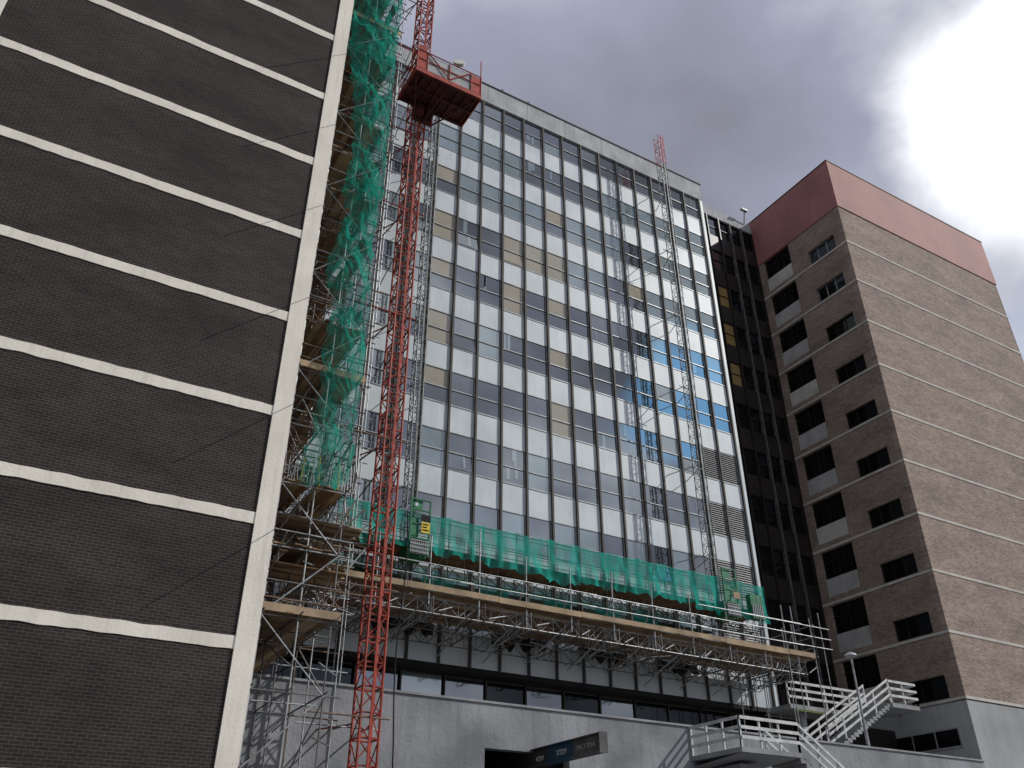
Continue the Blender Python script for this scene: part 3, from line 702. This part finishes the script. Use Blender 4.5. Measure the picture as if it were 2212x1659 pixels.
# ------------------------------------------------------------ world
w=bpy.data.worlds.new('World'); scn.world=w; w.use_nodes=True
nt=w.node_tree; N=nt.nodes; L=nt.links; N.clear()
SUN=Vector((.70,-.46,.66)).normalized()
out=N.new('ShaderNodeOutputWorld'); sky=N.new('ShaderNodeTexSky'); sky.sky_type='NISHITA'; sky.sun_disc=False
sky.sun_elevation=math.asin(SUN.z); sky.sun_rotation=math.atan2(SUN.x,SUN.y)
bs=N.new('ShaderNodeBackground'); bs.inputs[1].default_value=.12; L.new(sky.outputs[0],bs.inputs[0])
bc=N.new('ShaderNodeBackground'); bc.inputs[1].default_value=1.0
mx=N.new('ShaderNodeMixShader'); L.new(bs.outputs[0],mx.inputs[1]); L.new(bc.outputs[0],mx.inputs[2]); L.new(mx.outputs[0],out.inputs[0])
tc=N.new('ShaderNodeTexCoord')
def nz(scale,det,rough,stretch,loc=(0,0,0),dist=0.):
    mp=N.new('ShaderNodeMapping'); mp.inputs['Scale'].default_value=stretch; mp.inputs['Location'].default_value=loc; L.new(tc.outputs['Generated'],mp.inputs[0])
    n=N.new('ShaderNodeTexNoise'); n.inputs['Scale'].default_value=scale; n.inputs['Detail'].default_value=det; n.inputs['Roughness'].default_value=rough; n.inputs['Distortion'].default_value=dist
    L.new(mp.outputs[0],n.inputs['Vector']); return n.outputs[0]
def math_(op,a,b=None,clamp=False):
    m=N.new('ShaderNodeMath'); m.operation=op; m.use_clamp=clamp
    for i,v in enumerate((a,b)):
        if v is None: continue
        if isinstance(v,(int,float)): m.inputs[i].default_value=v
        else: L.new(v,m.inputs[i])
    return m.outputs[0]
def mr(v,a,b,c=0,d=1,smooth=True):
    m=N.new('ShaderNodeMapRange'); m.interpolation_type='SMOOTHSTEP' if smooth else 'LINEAR'
    L.new(v,m.inputs[0])
    for i,x in enumerate((a,b,c,d)): m.inputs[i+1].default_value=x
    return m.outputs[0]
def dot(vec):
    v=N.new('ShaderNodeVectorMath'); v.operation='DOT_PRODUCT'; L.new(tc.outputs['Generated'],v.inputs[0]); v.inputs[1].default_value=Vector(vec).normalized(); return v.outputs['Value']
n1=nz(1.7,7,.5,(1,1,1.4),(.3,.1,.7),.15); n2=nz(4.5,7,.55,(1,1,1.2),(3.3,2,.4),.2); n3=nz(5.0,6,.55,(1,1,1.3),(1.3,5,2.4),.3)
ramp=N.new('ShaderNodeValToRGB'); e=ramp.color_ramp.elements
e[0].position=.28; e[0].color=(.215,.22,.265,1); e[1].position=.90; e[1].color=(.95,.98,1.02,1)
q=ramp.color_ramp.elements.new(.50); q.color=(.35,.37,.475,1)
v=math_('SUBTRACT',n1,mr(dot((.60,.49,.70)),.95,.995,0,.05))
v=math_('ADD',v,mr(dot((.745,.22,.66)),.93,.997,0,.22))
back=mr(dot((.35,-.93,.2)),-.1,.5,0,1)
v=math_('ADD',v,math_('MULTIPLY',back,math_('ADD',.0,math_('MULTIPLY',math_('SUBTRACT',n3,.5),2.2))))
v=math_('ADD',v,math_('MULTIPLY',math_('SUBTRACT',n2,.5),.14))
L.new(v,ramp.inputs[0])
br_=math_('ADD',dot((.722,.235,.662)),math_('MULTIPLY',math_('SUBTRACT',n2,.5),.018))
wm=mr(br_,.987,.999)
mc=N.new('ShaderNodeMix'); mc.data_type='RGBA'; L.new(wm,mc.inputs[0]); L.new(ramp.outputs[0],mc.inputs[6]); mc.inputs[7].default_value=(1.6,1.62,1.65,1)
gap1=mr(math_('ADD',dot((.615,-.64,.505)),math_('MULTIPLY',math_('SUBTRACT',n3,.5),.006)),.9962,.9985)
mc2=N.new('ShaderNodeMix'); mc2.data_type='RGBA'; L.new(gap1,mc2.inputs[0]); L.new(mc.outputs[2],mc2.inputs[6]); mc2.inputs[7].default_value=(.36,.80,1.35,1)
L.new(mc2.outputs[2],bc.inputs[0])
gap2=mr(math_('ADD',dot((.93,.20,.36)),math_('MULTIPLY',math_('SUBTRACT',n2,.5),.08)),.965,.99)
gap3=math_('MULTIPLY',mr(n2,.60,.70),back)
gp=math_('MAXIMUM',gap2,math_('MULTIPLY',gap3,.5))
L.new(math_('SUBTRACT',1,gp,True),mx.inputs[0])
# sun
sd=bpy.data.lights.new('sun','SUN'); sd.energy=3.0; sd.angle=math.radians(.6); sd.color=(1,.97,.925)
so=bpy.data.objects.new('sun',sd); COL.objects.link(so); so.rotation_euler=(-SUN).to_track_quat('-Z','Y').to_euler()
# camera
cd=bpy.data.cameras.new('camera'); cd.sensor_width=36; cd.lens=1870/2212*36; cd.clip_end=5000
co=bpy.data.objects.new('camera',cd); COL.objects.link(co); co.location=CAM
co.rotation_euler=(math.radians(90+31.3),0,math.radians(-30.3)); scn.camera=co
